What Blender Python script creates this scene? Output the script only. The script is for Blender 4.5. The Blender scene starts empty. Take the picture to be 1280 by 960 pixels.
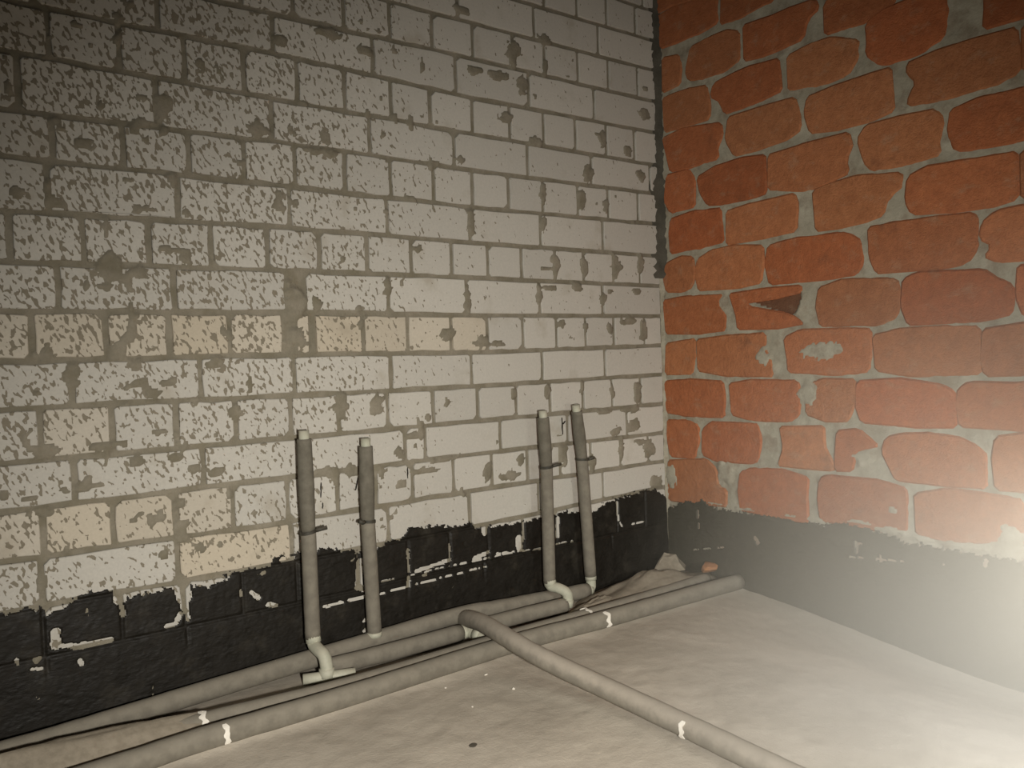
import bpy, bmesh, math, random
import numpy as np
from mathutils import Vector, Matrix

random.seed(11)
rng = np.random.default_rng(7)
scene = bpy.context.scene
col = scene.collection

# ------------------------------------------------------------------ camera
# room corner = world origin, white wall on the plane y = 0 (towards -x),
# red wall on the plane x = 0 (towards -y), floor z = 0, metres
F_PX, YAW, PITCH, ROLL = 1048.8, -0.657246, -0.034376, -0.031207
CAM_POS = Vector((-2.12415, -1.91390, 0.74527))

def view_dir(x, f, u):
    c, s = math.cos(ROLL), math.sin(ROLL); x, u = x * c - u * s, x * s + u * c
    c, s = math.cos(PITCH), math.sin(PITCH); f, u = f * c - u * s, f * s + u * c
    c, s = math.cos(YAW), math.sin(YAW); x, f = x * c - f * s, x * s + f * c
    return Vector((x, f, u))

cam_data = bpy.data.cameras.new('camera')
cam_data.sensor_fit = 'HORIZONTAL'
cam_data.sensor_width = 36.0
cam_data.lens = F_PX / 1280.0 * 36.0
cam_data.clip_start = 0.02
cam = bpy.data.objects.new('camera', cam_data)
col.objects.link(cam)
R, U, B = view_dir(1, 0, 0), view_dir(0, 0, 1), -view_dir(0, 1, 0)
cam.matrix_world = Matrix(((R.x, U.x, B.x, CAM_POS.x), (R.y, U.y, B.y, CAM_POS.y), (R.z, U.z, B.z, CAM_POS.z), (0, 0, 0, 1)))
scene.camera = cam

# ------------------------------------------------------------------ world, lamps, exposure
world = bpy.data.worlds.new('world'); scene.world = world
world.use_nodes = True
world.node_tree.nodes['Background'].inputs[0].default_value = (1.0, 0.93, 0.80, 1)
world.node_tree.nodes['Background'].inputs[1].default_value = 0.02

def lamp(name, kind, loc, aim, power, color, radius, **kw):
    d = bpy.data.lights.new(name, kind); d.energy = power; d.color = color
    d.shadow_soft_size = radius
    for k, v in kw.items(): setattr(d, k, v)
    o = bpy.data.objects.new(name, d); col.objects.link(o); o.location = loc
    o.rotation_euler = (Vector(aim) - Vector(loc)).to_track_quat('-Z', 'Y').to_euler()
    return o
# the phone's own torch beside the lens, and a second hand torch lighting the foot of the red wall
lamp('phone_torch', 'SPOT', (-1.98, -2.02, 0.66), (-0.80, -0.46, 0.02), 186, (1.0, 0.96, 0.89), 0.03, spot_size=math.radians(108), spot_blend=1.0)
lamp('hand_torch', 'SPOT', (-0.72, -1.72, 0.52), (-0.28, -1.10, 0.02), 86, (1.0, 0.935, 0.79), 0.04, spot_size=math.radians(100), spot_blend=1.0)

scene.view_settings.view_transform = 'Standard'
scene.view_settings.look = 'None'
scene.view_settings.gamma = 1.0
scene.view_settings.use_curve_mapping = False
scene.view_settings.exposure = 0.0
scene.cycles.max_bounces = 6
scene.cycles.volume_bounces = 0
scene.cycles.use_denoising = True

# ------------------------------------------------------------------ measured brickwork
# all in millimetres on the wall planes
WHITE_BRICKS = [[-12,-2273,-2149,2059,2059,1971,1971],[-12,-2137,-2013,2059,2059,1971,1971],[-12,-2001,-1877,2059,2059,1971,1971],
[-12,-1864,-1741,2059,2059,1971,1971],[-12,-1728,-1604,2059,2059,1971,1971],[-12,-1592,-1468,2059,2059,1971,1971],
[-12,-1456,-1332,2059,2059,1971,1971],[-12,-1320,-1196,2059,2059,1971,1971],[-12,-1183,-1060,2059,2059,1971,1971],
[-12,-1047,-923,2059,2059,1971,1971],[-12,-911,-787,2059,2059,1971,1971],[-12,-775,-651,2059,2059,1971,1971],[-12,
-639,-515,2059,2059,1971,1971],[-12,-502,-379,2059,2059,1971,1971],[-12,-366,-242,2059,2059,1971,1971],[-12,-230,
-106,2059,2059,1971,1971],[-12,-94,-12,2059,2059,1971,1971],[-11,-2199,-1944,1959,1959,1871,1871],[-11,-1931,-1675,
1959,1959,1871,1871],[-11,-1663,-1407,1959,1959,1871,1871],[-11,-1395,-1139,1959,1959,1871,1871],[-11,-1127,-871,
1959,1959,1871,1871],[-11,-858,-603,1959,1959,1871,1871],[-11,-590,-334,1959,1959,1871,1871],[-11,-322,-66,1959,
1959,1871,1871],[-11,-54,-12,1959,1959,1871,1871],[-10,-2246,-2122,1859,1859,1774,1774],[-10,-2110,-1986,1859,1859,
1774,1774],[-10,-1974,-1850,1859,1859,1774,1774],[-10,-1838,-1714,1859,1859,1774,1774],[-10,-1701,-1578,1859,1859,
1774,1774],[-10,-1565,-1441,1859,1859,1774,1774],[-10,-1429,-1305,1859,1859,1774,1774],[-10,-1293,-1169,1859,1859,
1774,1774],[-10,-1157,-1033,1859,1859,1774,1774],[-10,-1020,-897,1859,1859,1774,1774],[-10,-884,-760,1859,1859,
1774,1774],[-10,-748,-624,1859,1859,1774,1774],[-10,-612,-488,1859,1859,1774,1774],[-10,-476,-357,1859,1859,1774,
1774],[-10,-345,-232,1859,1859,1774,1774],[-10,-220,-103,1859,1859,1774,1774],[-10,-90,-12,1859,1859,1774,1774],
[-9,-2397,-2141,1762,1762,1674,1674],[-9,-2128,-1873,1762,1762,1674,1674],[-9,-1860,-1604,1762,1762,1674,1674],
[-9,-1592,-1336,1762,1762,1674,1674],[-9,-1324,-1068,1762,1762,1674,1674],[-9,-1056,-800,1762,1762,1674,1674],[-9,
-787,-530,1762,1762,1674,1675],[-9,-518,-271,1762,1762,1675,1676],[-9,-258,-12,1762,1762,1676,1677],[-8,-2211,-2087,
1662,1662,1572,1572],[-8,-2074,-1951,1662,1662,1572,1572],[-8,-1938,-1814,1662,1662,1572,1572],[-8,-1802,-1678,
1662,1662,1572,1572],[-8,-1666,-1542,1662,1662,1572,1573],[-8,-1530,-1406,1662,1662,1573,1573],[-8,-1393,-1278,
1662,1662,1573,1573],[-8,-1266,-1146,1662,1662,1573,1574],[-8,-1134,-1014,1662,1662,1574,1575],[-8,-1002,-885,1662,
1662,1575,1576],[-8,-873,-753,1662,1662,1576,1576],[-8,-741,-613,1662,1663,1576,1576],[-8,-600,-493,1663,1663,1576,
1576],[-8,-480,-360,1663,1664,1576,1576],[-8,-348,-231,1664,1664,1576,1576],[-8,-219,-99,1664,1665,1576,1576],[-8,
-87,-12,1665,1665,1576,1575],[-7,-2353,-2098,1560,1560,1479,1479],[-7,-2085,-1829,1560,1560,1479,1479],[-7,-1817,
-1591,1560,1560,1479,1478],[-7,-1578,-1332,1560,1560,1478,1478],[-7,-1319,-1068,1560,1562,1478,1474],[-7,-1056,
-813,1562,1564,1474,1469],[-7,-801,-558,1564,1564,1469,1469],[-7,-545,-297,1564,1563,1470,1471],[-7,-285,-12,1563,
1563,1471,1473],[-6,-2202,-2078,1466,1466,1379,1379],[-6,-2065,-1942,1466,1466,1379,1379],[-6,-1929,-1805,1466,
1466,1379,1378],[-6,-1793,-1672,1466,1466,1378,1377],[-6,-1660,-1539,1466,1466,1377,1376],[-6,-1527,-1405,1466,
1466,1375,1374],[-6,-1392,-1276,1466,1466,1374,1373],[-6,-1264,-1150,1465,1463,1373,1372],[-6,-1138,-1019,1463,
1461,1372,1371],[-6,-1006,-900,1461,1459,1370,1369],[-6,-887,-761,1458,1456,1369,1368],[-6,-749,-631,1456,1457,
1368,1368],[-6,-619,-505,1457,1457,1367,1367],[-6,-493,-378,1458,1458,1367,1367],[-6,-366,-248,1458,1459,1367,1366],
[-6,-235,-122,1459,1460,1366,1366],[-6,-109,-12,1460,1461,1366,1366],[-5,-2387,-2132,1367,1366,1264,1264],[-5,-2119,
-1863,1366,1366,1264,1264],[-5,-1851,-1601,1366,1364,1264,1268],[-5,-1589,-1342,1364,1361,1268,1272],[-5,-1330,
-1085,1361,1359,1273,1271],[-5,-1073,-828,1359,1356,1271,1268],[-5,-816,-569,1356,1355,1268,1268],[-5,-556,-315,
1355,1354,1269,1270],[-5,-303,-54,1354,1353,1270,1271],[-5,-42,-12,1353,1353,1271,1271],[-4,-2204,-2080,1251,1251,
1172,1172],[-4,-2067,-1944,1251,1251,1172,1172],[-4,-1931,-1807,1251,1253,1172,1172],[-4,-1795,-1673,1253,1255,
1172,1171],[-4,-1661,-1538,1255,1257,1171,1171],[-4,-1525,-1414,1257,1259,1171,1171],[-4,-1401,-1289,1259,1261,
1171,1171],[-4,-1277,-1157,1260,1259,1171,1169],[-4,-1144,-1027,1259,1258,1169,1168],[-4,-1015,-896,1258,1257,1168,
1167],[-4,-884,-769,1257,1255,1167,1165],[-4,-757,-643,1255,1256,1165,1166],[-4,-631,-515,1256,1256,1166,1167],
[-4,-502,-376,1256,1257,1167,1168],[-4,-364,-247,1257,1258,1168,1169],[-4,-234,-113,1258,1258,1169,1170],[-4,-100,
-12,1258,1259,1171,1171],[-3,-2344,-2089,1159,1159,1066,1066],[-3,-2076,-1820,1159,1159,1066,1066],[-3,-1808,-1565,
1159,1159,1067,1069],[-3,-1553,-1307,1159,1159,1070,1072],[-3,-1295,-1043,1158,1156,1072,1070],[-3,-1031,-783,1156,
1153,1070,1067],[-3,-770,-528,1153,1155,1067,1067],[-3,-516,-273,1155,1157,1067,1067],[-3,-261,-12,1157,1159,1067,
1066],[-2,-2150,-2026,1053,1053,966,966],[-2,-2014,-1890,1053,1053,966,966],[-2,-1878,-1759,1053,1055,966,967],
[-2,-1747,-1631,1055,1056,967,968],[-2,-1618,-1497,1056,1058,968,969],[-2,-1485,-1367,1058,1059,969,970],[-2,-1354,
-1236,1059,1059,970,971],[-2,-1223,-1105,1059,1058,971,970],[-2,-1092,-975,1058,1057,970,970],[-2,-963,-847,1057,
1055,970,970],[-2,-834,-725,1055,1054,970,970],[-2,-713,-603,1054,1054,970,969],[-2,-590,-476,1054,1054,969,968],
[-2,-463,-359,1054,1054,968,968],[-2,-346,-231,1054,1054,968,967],[-2,-219,-111,1054,1054,967,967],[-2,-99,-12,
1054,1054,967,966],[-1,-2334,-2078,953,953,869,869],[-1,-2066,-1810,953,954,869,869],[-1,-1798,-1582,954,956,869,
869],[-1,-1569,-1322,956,958,869,870],[-1,-1265,-1047,958,958,870,868],[-1,-1034,-800,958,957,868,866],[-1,-788,
-539,957,956,866,866],[-1,-526,-281,956,955,866,866],[-1,-269,-12,955,954,866,866],[0,-2257,-2133,856,856,770,770],
[0,-2121,-1997,856,856,770,770],[0,-1984,-1861,856,856,770,770],[0,-1848,-1724,856,857,770,770],[0,-1712,-1596,
857,857,770,769],[0,-1584,-1464,857,857,769,769],[0,-1452,-1334,857,857,769,769],[0,-1292,-1265,857,857,769,768],
[0,-1244,-1124,857,856,768,767],[0,-1112,-993,856,855,766,765],[0,-981,-857,855,854,765,763],[0,-845,-735,854,853,
763,762],[0,-722,-606,853,854,762,763],[0,-594,-477,854,854,763,764],[0,-465,-358,854,854,765,765],[0,-346,-236,
854,854,766,767],[0,-223,-96,854,854,767,768],[0,-84,-12,854,854,768,769],[1,-2317,-2061,758,758,676,676],[1,-2049,
-1793,758,757,676,675],[1,-1781,-1533,757,757,675,673],[1,-1521,-1312,757,756,673,671],[1,-1300,-1048,756,753,671,
669],[1,-1035,-792,753,750,669,668],[1,-780,-538,750,751,668,669],[1,-525,-282,752,754,669,670],[1,-269,-12,754,
756,670,671],[2,-2250,-2126,664,664,570,570],[2,-2114,-1990,664,663,570,570],[2,-1978,-1854,663,663,570,569],[2,
-1841,-1720,663,662,569,569],[2,-1708,-1590,662,661,569,569],[2,-1577,-1458,661,660,569,569],[2,-1446,-1325,660,
658,569,569],[2,-1312,-1199,658,658,569,569],[2,-1187,-1061,658,657,569,570],[2,-1049,-922,657,656,570,570],[2,
-910,-776,656,656,570,570],[2,-763,-639,656,656,571,571],[2,-627,-510,656,657,571,571],[2,-498,-378,657,657,572,
572],[2,-365,-252,657,658,572,572],[2,-240,-123,658,658,573,573],[2,-110,-12,658,659,573,573],[3,-2321,-2065,557,
557,475,475],[3,-2053,-1797,557,557,475,475],[3,-1785,-1536,557,557,475,476],[3,-1524,-1296,557,556,476,476],[3,
-1284,-1013,556,557,476,477],[3,-1000,-951,557,558,477,477],[3,-939,-700,558,558,478,478],[3,-687,-444,558,559,
478,477],[3,-431,-189,559,560,477,476],[3,-177,-12,560,561,476,476],[4,-2254,-2131,463,463,375,375],[4,-2118,-1994,
463,463,375,375],[4,-1982,-1858,463,463,375,374],[4,-1846,-1727,463,463,374,373],[4,-1715,-1600,463,463,373,372],
[4,-1587,-1472,463,463,372,371],[4,-1460,-1341,463,463,371,370],[4,-1329,-1210,463,464,370,371],[4,-1198,-1104,
464,464,372,373],[4,-1092,-995,464,465,373,374],[4,-982,-864,465,466,375,376],[4,-852,-733,466,466,376,378],[4,
-721,-604,466,466,378,378],[4,-591,-477,466,465,378,379],[4,-464,-351,465,465,379,379],[4,-339,-222,465,464,379,
380],[4,-210,-92,464,464,380,380],[4,-80,-12,464,463,380,380],[5,-2390,-2134,363,362,276,276],[5,-2121,-1866,362,
362,276,275],[5,-1853,-1601,362,360,275,273],[5,-1588,-1335,360,358,273,271],[5,-1323,-1071,358,361,271,273],[5,
-1059,-815,361,364,274,276],[5,-802,-565,365,366,277,281],[5,-553,-303,366,367,281,287],[5,-291,-12,367,368,287,
293],[6,-2263,-2140,264,263,171,171],[6,-2127,-2003,263,263,171,171],[6,-1991,-1867,263,263,171,171],[6,-1855,-1720,
263,262,171,171],[6,-1708,-1591,262,261,171,171],[6,-1579,-1460,261,260,171,171],[6,-1448,-1327,260,259,171,171],
[6,-1315,-1163,258,260,171,171],[6,-1150,-1018,260,262,171,171],[6,-1005,-887,262,263,171,171],[6,-874,-757,263,
265,171,171],[6,-744,-630,265,267,171,171],[6,-617,-503,268,270,171,171],[6,-491,-379,270,273,171,171],[6,-367,
-247,273,276,171,171],[6,-235,-119,276,278,171,171],[6,-106,-12,279,281,171,171],[7,-2387,-2131,159,159,71,71],
[7,-2119,-1863,159,159,71,71],[7,-1851,-1587,159,159,71,71],[7,-1575,-1303,159,159,71,71],[7,-1290,-1022,159,159,
71,71],[7,-1009,-775,159,159,71,71],[7,-762,-523,159,159,71,71],[7,-511,-273,159,159,71,71],[7,-261,-12,159,159,
71,71],[8,-2273,-2149,59,59,-29,-29],[8,-2137,-2013,59,59,-29,-29],[8,-2001,-1877,59,59,-29,-29],[8,-1864,-1741,
59,59,-29,-29],[8,-1728,-1604,59,59,-29,-29],[8,-1592,-1468,59,59,-29,-29],[8,-1456,-1332,59,59,-29,-29],[8,-1320,
-1196,59,59,-29,-29],[8,-1183,-1060,59,59,-29,-29],[8,-1047,-923,59,59,-29,-29],[8,-911,-787,59,59,-29,-29],[8,
-775,-651,59,59,-29,-29],[8,-639,-515,59,59,-29,-29],[8,-502,-379,59,59,-29,-29],[8,-366,-242,59,59,-29,-29],[8,
-230,-106,59,59,-29,-29],[8,-94,-12,59,59,-29,-29]]
RED_BRICKS = [[[6,1848],[88,1853],[178,1840],[248,1822],[249,1749],[183,1740],[101,1740],[16,1741]],[[2,1859],[5,1940],[187,
1892],[178,1849],[80,1862]],[[267,1821],[279,1865],[475,1832],[447,1746],[378,1741],[320,1734],[260,1739]],[[345,
1706],[432,1700],[512,1702],[581,1700],[593,1674],[555,1654],[541,1608],[470,1602],[402,1600],[345,1605]],[[23,
1706],[91,1696],[99,1658],[93,1603],[20,1596]],[[141,1703],[206,1711],[290,1711],[326,1694],[328,1610],[272,1596],
[202,1595],[130,1605],[119,1640]],[[229,1566],[286,1574],[373,1579],[463,1573],[470,1483],[413,1475],[342,1470],
[268,1467],[254,1504],[216,1532]],[[19,1577],[113,1578],[201,1567],[211,1509],[210,1466],[134,1465],[24,1465]],
[[492,1573],[560,1583],[633,1580],[705,1552],[704,1505],[672,1472],[595,1466],[493,1477]],[[612,1597],[611,1678],
[659,1704],[814,1694],[807,1611],[737,1594],[680,1596]],[[15,1447],[109,1458],[252,1440],[259,1399],[235,1374],
[238,1336],[138,1331],[46,1333]],[[283,1448],[398,1450],[512,1449],[524,1407],[530,1361],[490,1342],[395,1334],
[302,1332],[273,1384]],[[554,1439],[642,1448],[729,1451],[794,1453],[800,1344],[738,1334],[652,1333],[561,1343],
[546,1396]],[[157,1290],[217,1309],[323,1316],[409,1310],[413,1201],[364,1195],[260,1194],[195,1201],[168,1244]],
[[28,1320],[121,1322],[145,1286],[142,1203],[41,1200],[17,1243]],[[422,1305],[529,1311],[675,1314],[683,1272],[662,
1245],[673,1210],[589,1188],[526,1188],[420,1209]],[[726,1321],[808,1322],[909,1317],[923,1290],[913,1248],[917,
1208],[847,1202],[741,1203],[719,1233],[703,1289]],[[731,1585],[770,1603],[843,1608],[932,1587],[936,1537],[926,
1488],[872,1470],[799,1467],[767,1471],[730,1508],[736,1542]],[[1028,1534],[1029,1590],[1159,1577],[1158,1476],
[1093,1481],[1023,1480]],[[838,1450],[921,1460],[996,1461],[1092,1458],[1100,1401],[1096,1357],[1039,1345],[929,
1342],[839,1345],[845,1373],[866,1398],[841,1425]],[[943,1309],[1012,1320],[1095,1317],[1177,1315],[1184,1210],
[1073,1203],[1002,1205],[956,1210],[937,1257]],[[1107,1458],[1235,1454],[1235,1357],[1106,1359]],[[837,1164],[878,
1181],[936,1180],[1020,1177],[1090,1177],[1091,1112],[1089,1072],[1027,1063],[935,1065],[846,1074],[831,1109]],
[[567,1178],[613,1186],[690,1194],[816,1181],[821,1152],[783,1128],[766,1084],[728,1074],[659,1068],[574,1068]],
[[1100,1175],[1195,1174],[1198,1080],[1155,1070],[1101,1070]],[[41,1174],[134,1186],[245,1178],[253,1075],[147,
1069],[37,1066],[35,1122]],[[267,1165],[363,1174],[506,1180],[515,1144],[507,1077],[417,1072],[265,1067]],[[18,
1032],[79,1048],[129,1042],[136,1000],[127,950],[84,937],[16,942],[4,987]],[[149,1031],[202,1053],[302,1057],[395,
1045],[397,998],[386,940],[298,932],[151,935],[140,981]],[[416,1043],[523,1053],[664,1048],[704,1019],[709,965],
[691,935],[584,931],[420,931],[404,991]],[[1,910],[101,916],[245,915],[221,886],[251,852],[253,803],[138,798],[11,
803]],[[272,913],[385,916],[520,917],[523,901],[453,893],[334,883],[341,868],[466,840],[505,823],[527,808],[451,
803],[302,804],[296,856]],[[580,906],[656,922],[801,911],[811,866],[800,816],[756,797],[581,800],[570,862]],[[822,
907],[853,919],[942,915],[1012,913],[1048,886],[1078,870],[1077,805],[1015,796],[831,793],[816,840]],[[727,1053],
[803,1055],[915,1054],[991,1050],[1005,1033],[995,1001],[999,967],[976,936],[923,930],[747,934],[731,978]],[[1014,
1023],[1045,1046],[1155,1056],[1225,1053],[1228,927],[1154,931],[1048,931],[1017,946],[1040,967],[1009,990]],[[1091,
915],[1153,913],[1247,916],[1250,795],[1103,799],[1088,846]],[[10,766],[130,779],[132,724],[118,666],[2,666]],[[142,
775],[272,783],[396,785],[398,731],[415,701],[421,660],[246,663],[143,679]],[[464,770],[517,789],[677,787],[728,
782],[727,724],[721,673],[639,665],[475,671],[473,718]],[[736,766],[799,779],[921,782],[1002,778],[1006,727],[1003,
665],[829,662],[743,676]],[[1013,770],[1098,780],[1215,781],[1222,667],[1016,662],[1008,708]],[[-3,639],[101,646],
[237,641],[244,591],[238,531],[105,529],[2,538]],[[264,635],[335,644],[501,645],[513,614],[505,544],[472,528],[347,
526],[269,541]],[[533,631],[578,648],[680,649],[685,600],[660,539],[600,534],[531,551]],[[691,644],[818,650],[910,
635],[943,620],[948,576],[945,534],[837,531],[701,536],[685,584]],[[956,630],[982,643],[1093,641],[1183,647],[1190,
535],[1083,536],[957,537],[950,581]],[[6,512],[96,512],[138,498],[136,446],[118,392],[15,391],[4,451]],[[154,486],
[186,510],[368,515],[374,467],[365,406],[329,394],[199,392],[151,408]],[[444,510],[584,518],[583,468],[598,436],
[616,409],[610,397],[541,397],[435,396],[457,448]],[[627,505],[689,513],[745,474],[682,458],[667,400],[619,398],
[623,449]],[[768,496],[816,508],[868,512],[947,507],[998,490],[1016,463],[1013,390],[926,388],[793,387],[756,458]],
[[1039,512],[1100,525],[1229,528],[1243,392],[1038,390],[1032,450]],[[6,374],[167,390],[206,361],[212,304],[243,
301],[242,251],[163,244],[1,241]],[[298,363],[343,376],[435,382],[534,368],[526,315],[531,240],[438,239],[295,245],
[289,313]],[[572,366],[597,379],[749,378],[819,369],[818,312],[817,249],[736,247],[643,250],[570,251],[565,319]],
[[843,356],[926,376],[1011,373],[1095,370],[1106,269],[1019,260],[909,247],[844,253]],[[1112,363],[1213,362],[1227,
244],[1115,252]]]
SMEARS_LEFT = [[-607,1613,30,41],[-488,1676,31,16],[-656,1538,52,18],[-748,1533,22,11],[-485,1592,13,24],[-578,1525,24,32],[-528,
1503,12,14],[-640,1428,29,23],[-530,1372,31,16],[-64,1519,31,23],[-262,1417,21,30],[-147,1387,29,21],[-322,1299,
27,30],[-269,1426,21,10],[-90,1316,26,26],[-61,1602,15,10],[-508,1220,16,38],[-355,1215,20,39],[-253,1206,18,23],
[-512,1130,16,28],[-773,1112,19,40],[-467,1009,22,38],[-353,1007,20,34],[-214,1020,29,41],[-101,1029,23,36],[-494,
942,38,10],[-382,947,23,17],[-536,917,15,33],[-275,912,17,25],[-242,938,18,10],[-126,940,30,13],[-794,908,16,44],
[-451,834,26,14],[-247,816,18,25],[-167,842,44,15],[-97,815,23,37],[-750,790,25,22],[-694,778,34,11],[-353,822,
13,25],[-643,630,15,21],[-516,632,16,26],[-377,637,13,22],[-247,618,14,25],[-131,615,22,37],[-159,557,52,13],[-234,
490,29,20],[-154,504,37,26],[-285,557,42,10],[-666,398,41,14],[-621,439,18,21],[-342,399,20,35],[-211,437,18,36],
[-82,419,31,37],[-119,449,45,13],[-743,418,17,36],[-457,435,19,34],[-55,310,31,27],[-1239,885,17,20],[-1042,929,
19,25],[-862,807,26,26],[-756,779,28,18],[-1488,751,22,13],[-1650,945,26,15],[-1700,971,25,8],[-1813,1111,12,23],
[-1789,731,21,29],[-1850,698,11,6],[-1632,686,20,14],[-1506,745,18,11],[-1502,502,33,15],[-1550,516,14,12],[-1740,
581,28,10],[-1451,634,19,22],[-1869,489,20,8],[-1186,633,26,36],[-1085,627,23,29],[-1229,471,43,16],[-1023,417,
24,17],[-1024,497,19,21],[-974,539,30,13],[-1164,468,22,20],[-935,585,15,17],[-901,468,65,9],[-953,445,50,13],[-1295,
884,33,42],[-1294,807,25,27],[-1747,1451,18,10],[-1580,1312,24,31],[-1629,1324,16,10],[-1623,1271,26,10],[-1667,
1435,10,17],[-1372,1292,27,22],[-1304,1508,16,15],[-1180,1549,39,16],[-914,1516,10,25],[-1086,1528,27,16],[-781,
1696,27,17],[-803,1285,21,18],[-1207,1257,54,12],[-1199,1293,21,23],[-734,1542,33,11],[-1859,322,14,29],[-1869,
1098,19,16],[-1570,1152,14,21]]
SMEARS_RIGHT = [[592,734,72,29],[539,610,35,37],[700,439,32,24],[1067,274,38,31],[388,715,25,29],[785,306,15,11],[22,324,28,38],
[240,358,31,41]]
CHIPS_LEFT = [[-1840,212,-1840,184,8.1],[-1838,183,-1796,172,4.1],[-1796,172,-1738,171,5.8],[-1718,270,-1715,255,11.9],[-1715,
255,-1711,220,4.2],[-1587,261,-1584,234,16.0],[-1584,234,-1584,211,8.9],[-1581,225,-1578,179,3.6],[-1595,195,-1604,
179,5.3],[-1607,177,-1624,175,4.4],[-1151,233,-1156,178,9.1],[-1161,171,-1143,163,7.1],[-1011,240,-1010,184,3.2],
[-988,180,-881,192,4.3],[-880,235,-881,192,2.6],[-802,182,-749,191,4.0],[-762,271,-760,250,9.0],[-1011,167,-1014,
147,4.2],[-1264,140,-1139,144,2.6],[-1097,173,-666,175,1.9],[-1098,142,-753,153,1.7],[-641,210,-637,186,11.6],[-622,
254,-624,203,3.5],[-490,249,-492,196,5.3],[-239,265,-234,207,3.1],[-234,207,-221,187,2.6],[-173,185,-117,185,2.3],
[-724,182,-556,168,2.1],[-499,173,-402,170,2.4],[-1797,142,-1795,135,4.1],[-1394,175,-1375,169,4.7],[-1419,201,
-1417,195,3.7],[-1911,173,-1907,163,2.5],[-1884,147,-1862,142,1.9],[-1357,275,-1329,274,4.8],[-1459,222,-1456,210,
2.8],[-1433,213,-1422,201,3.7],[-1146,82,-1135,88,3.1],[-1145,59,-1136,57,5.1]]
CHIPS_RIGHT = [[-10,232,-9,134,9.6],[131,225,133,165,2.1],[349,167,360,154,4.9],[678,205,680,178,3.3],[678,200,696,205,2.2],[746,
179,748,164,3.2],[1014,215,1012,203,4.9],[660,162,811,175,1.7],[83,84,231,118,1.7],[853,187,914,185,2.1]]
PIT_RIGHT = [[327,886],[520,902],[514,866],[492,837],[452,851]]

# ------------------------------------------------------------------ helpers
def tag(o, label=None, category=None, group=None, kind=None):
    if label: o['label'] = label
    if category: o['category'] = category
    if group: o['group'] = group
    if kind: o['kind'] = kind
    return o

def link(name, mesh, material=None, parent=None, smooth=False):
    o = bpy.data.objects.new(name, mesh); col.objects.link(o)
    if material and not mesh.materials: mesh.materials.append(material)
    if parent:
        o.parent = parent
        o.matrix_parent_inverse = parent.matrix_basis.inverted()
    if smooth: mesh.shade_smooth()
    return o

def from_bm(name, bm, material=None, parent=None, smooth=False):
    bmesh.ops.recalc_face_normals(bm, faces=bm.faces[:])
    me = bpy.data.meshes.new(name); bm.to_mesh(me); bm.free()
    return link(name, me, material, parent, smooth)

def empty(name, loc):
    o = bpy.data.objects.new(name, None); col.objects.link(o); o.location = loc
    o.empty_display_size = 0.05
    return o

def value_noise(a, b, scale, seed):
    """smooth value noise on arrays a, b"""
    r = np.random.default_rng(seed); n = 256
    g = r.random((n, n))
    x = a * scale; y = b * scale
    xi = np.floor(x).astype(int); yi = np.floor(y).astype(int)
    fx = x - xi; fy = y - yi
    fx = fx * fx * (3 - 2 * fx); fy = fy * fy * (3 - 2 * fy)
    g00 = g[xi % n, yi % n]; g10 = g[(xi + 1) % n, yi % n]; g01 = g[xi % n, (yi + 1) % n]; g11 = g[(xi + 1) % n, (yi + 1) % n]
    return (g00 * (1 - fx) + g10 * fx) * (1 - fy) + (g01 * (1 - fx) + g11 * fx) * fy

def fbm(a, b, scale, seed, octaves=3):
    t = np.zeros_like(a); amp = 1.0; s = 0
    for k in range(octaves):
        t = t + amp * value_noise(a, b, scale * 2 ** k, seed + k); s += amp; amp *= 0.5
    return t / s

def sstep(lo, hi, v):
    t = np.clip((v - lo) / (hi - lo), 0, 1)
    return t * t * (3 - 2 * t)

def grid_mesh(name, P, keep=None):
    """P: (n, m, 3) grid of points; keep: (n-1, m-1) mask of faces"""
    n, m = P.shape[:2]
    idx = np.arange(n * m).reshape(n, m)
    q = np.stack([idx[:-1, :-1], idx[1:, :-1], idx[1:, 1:], idx[:-1, 1:]], -1)
    q = q[keep] if keep is not None else q.reshape(-1, 4)
    used = np.unique(q); remap = np.full(n * m, -1); remap[used] = np.arange(len(used))
    v = P.reshape(-1, 3)[used]; q = remap[q]
    me = bpy.data.meshes.new(name)
    me.vertices.add(len(v)); me.vertices.foreach_set('co', v.astype(np.float32).ravel())
    me.loops.add(q.size); me.loops.foreach_set('vertex_index', q.astype(np.int32).ravel())
    me.polygons.add(len(q)); me.polygons.foreach_set('loop_start', np.arange(0, q.size, 4, dtype=np.int32))
    me.update(calc_edges=True); me.validate()
    return me

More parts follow.
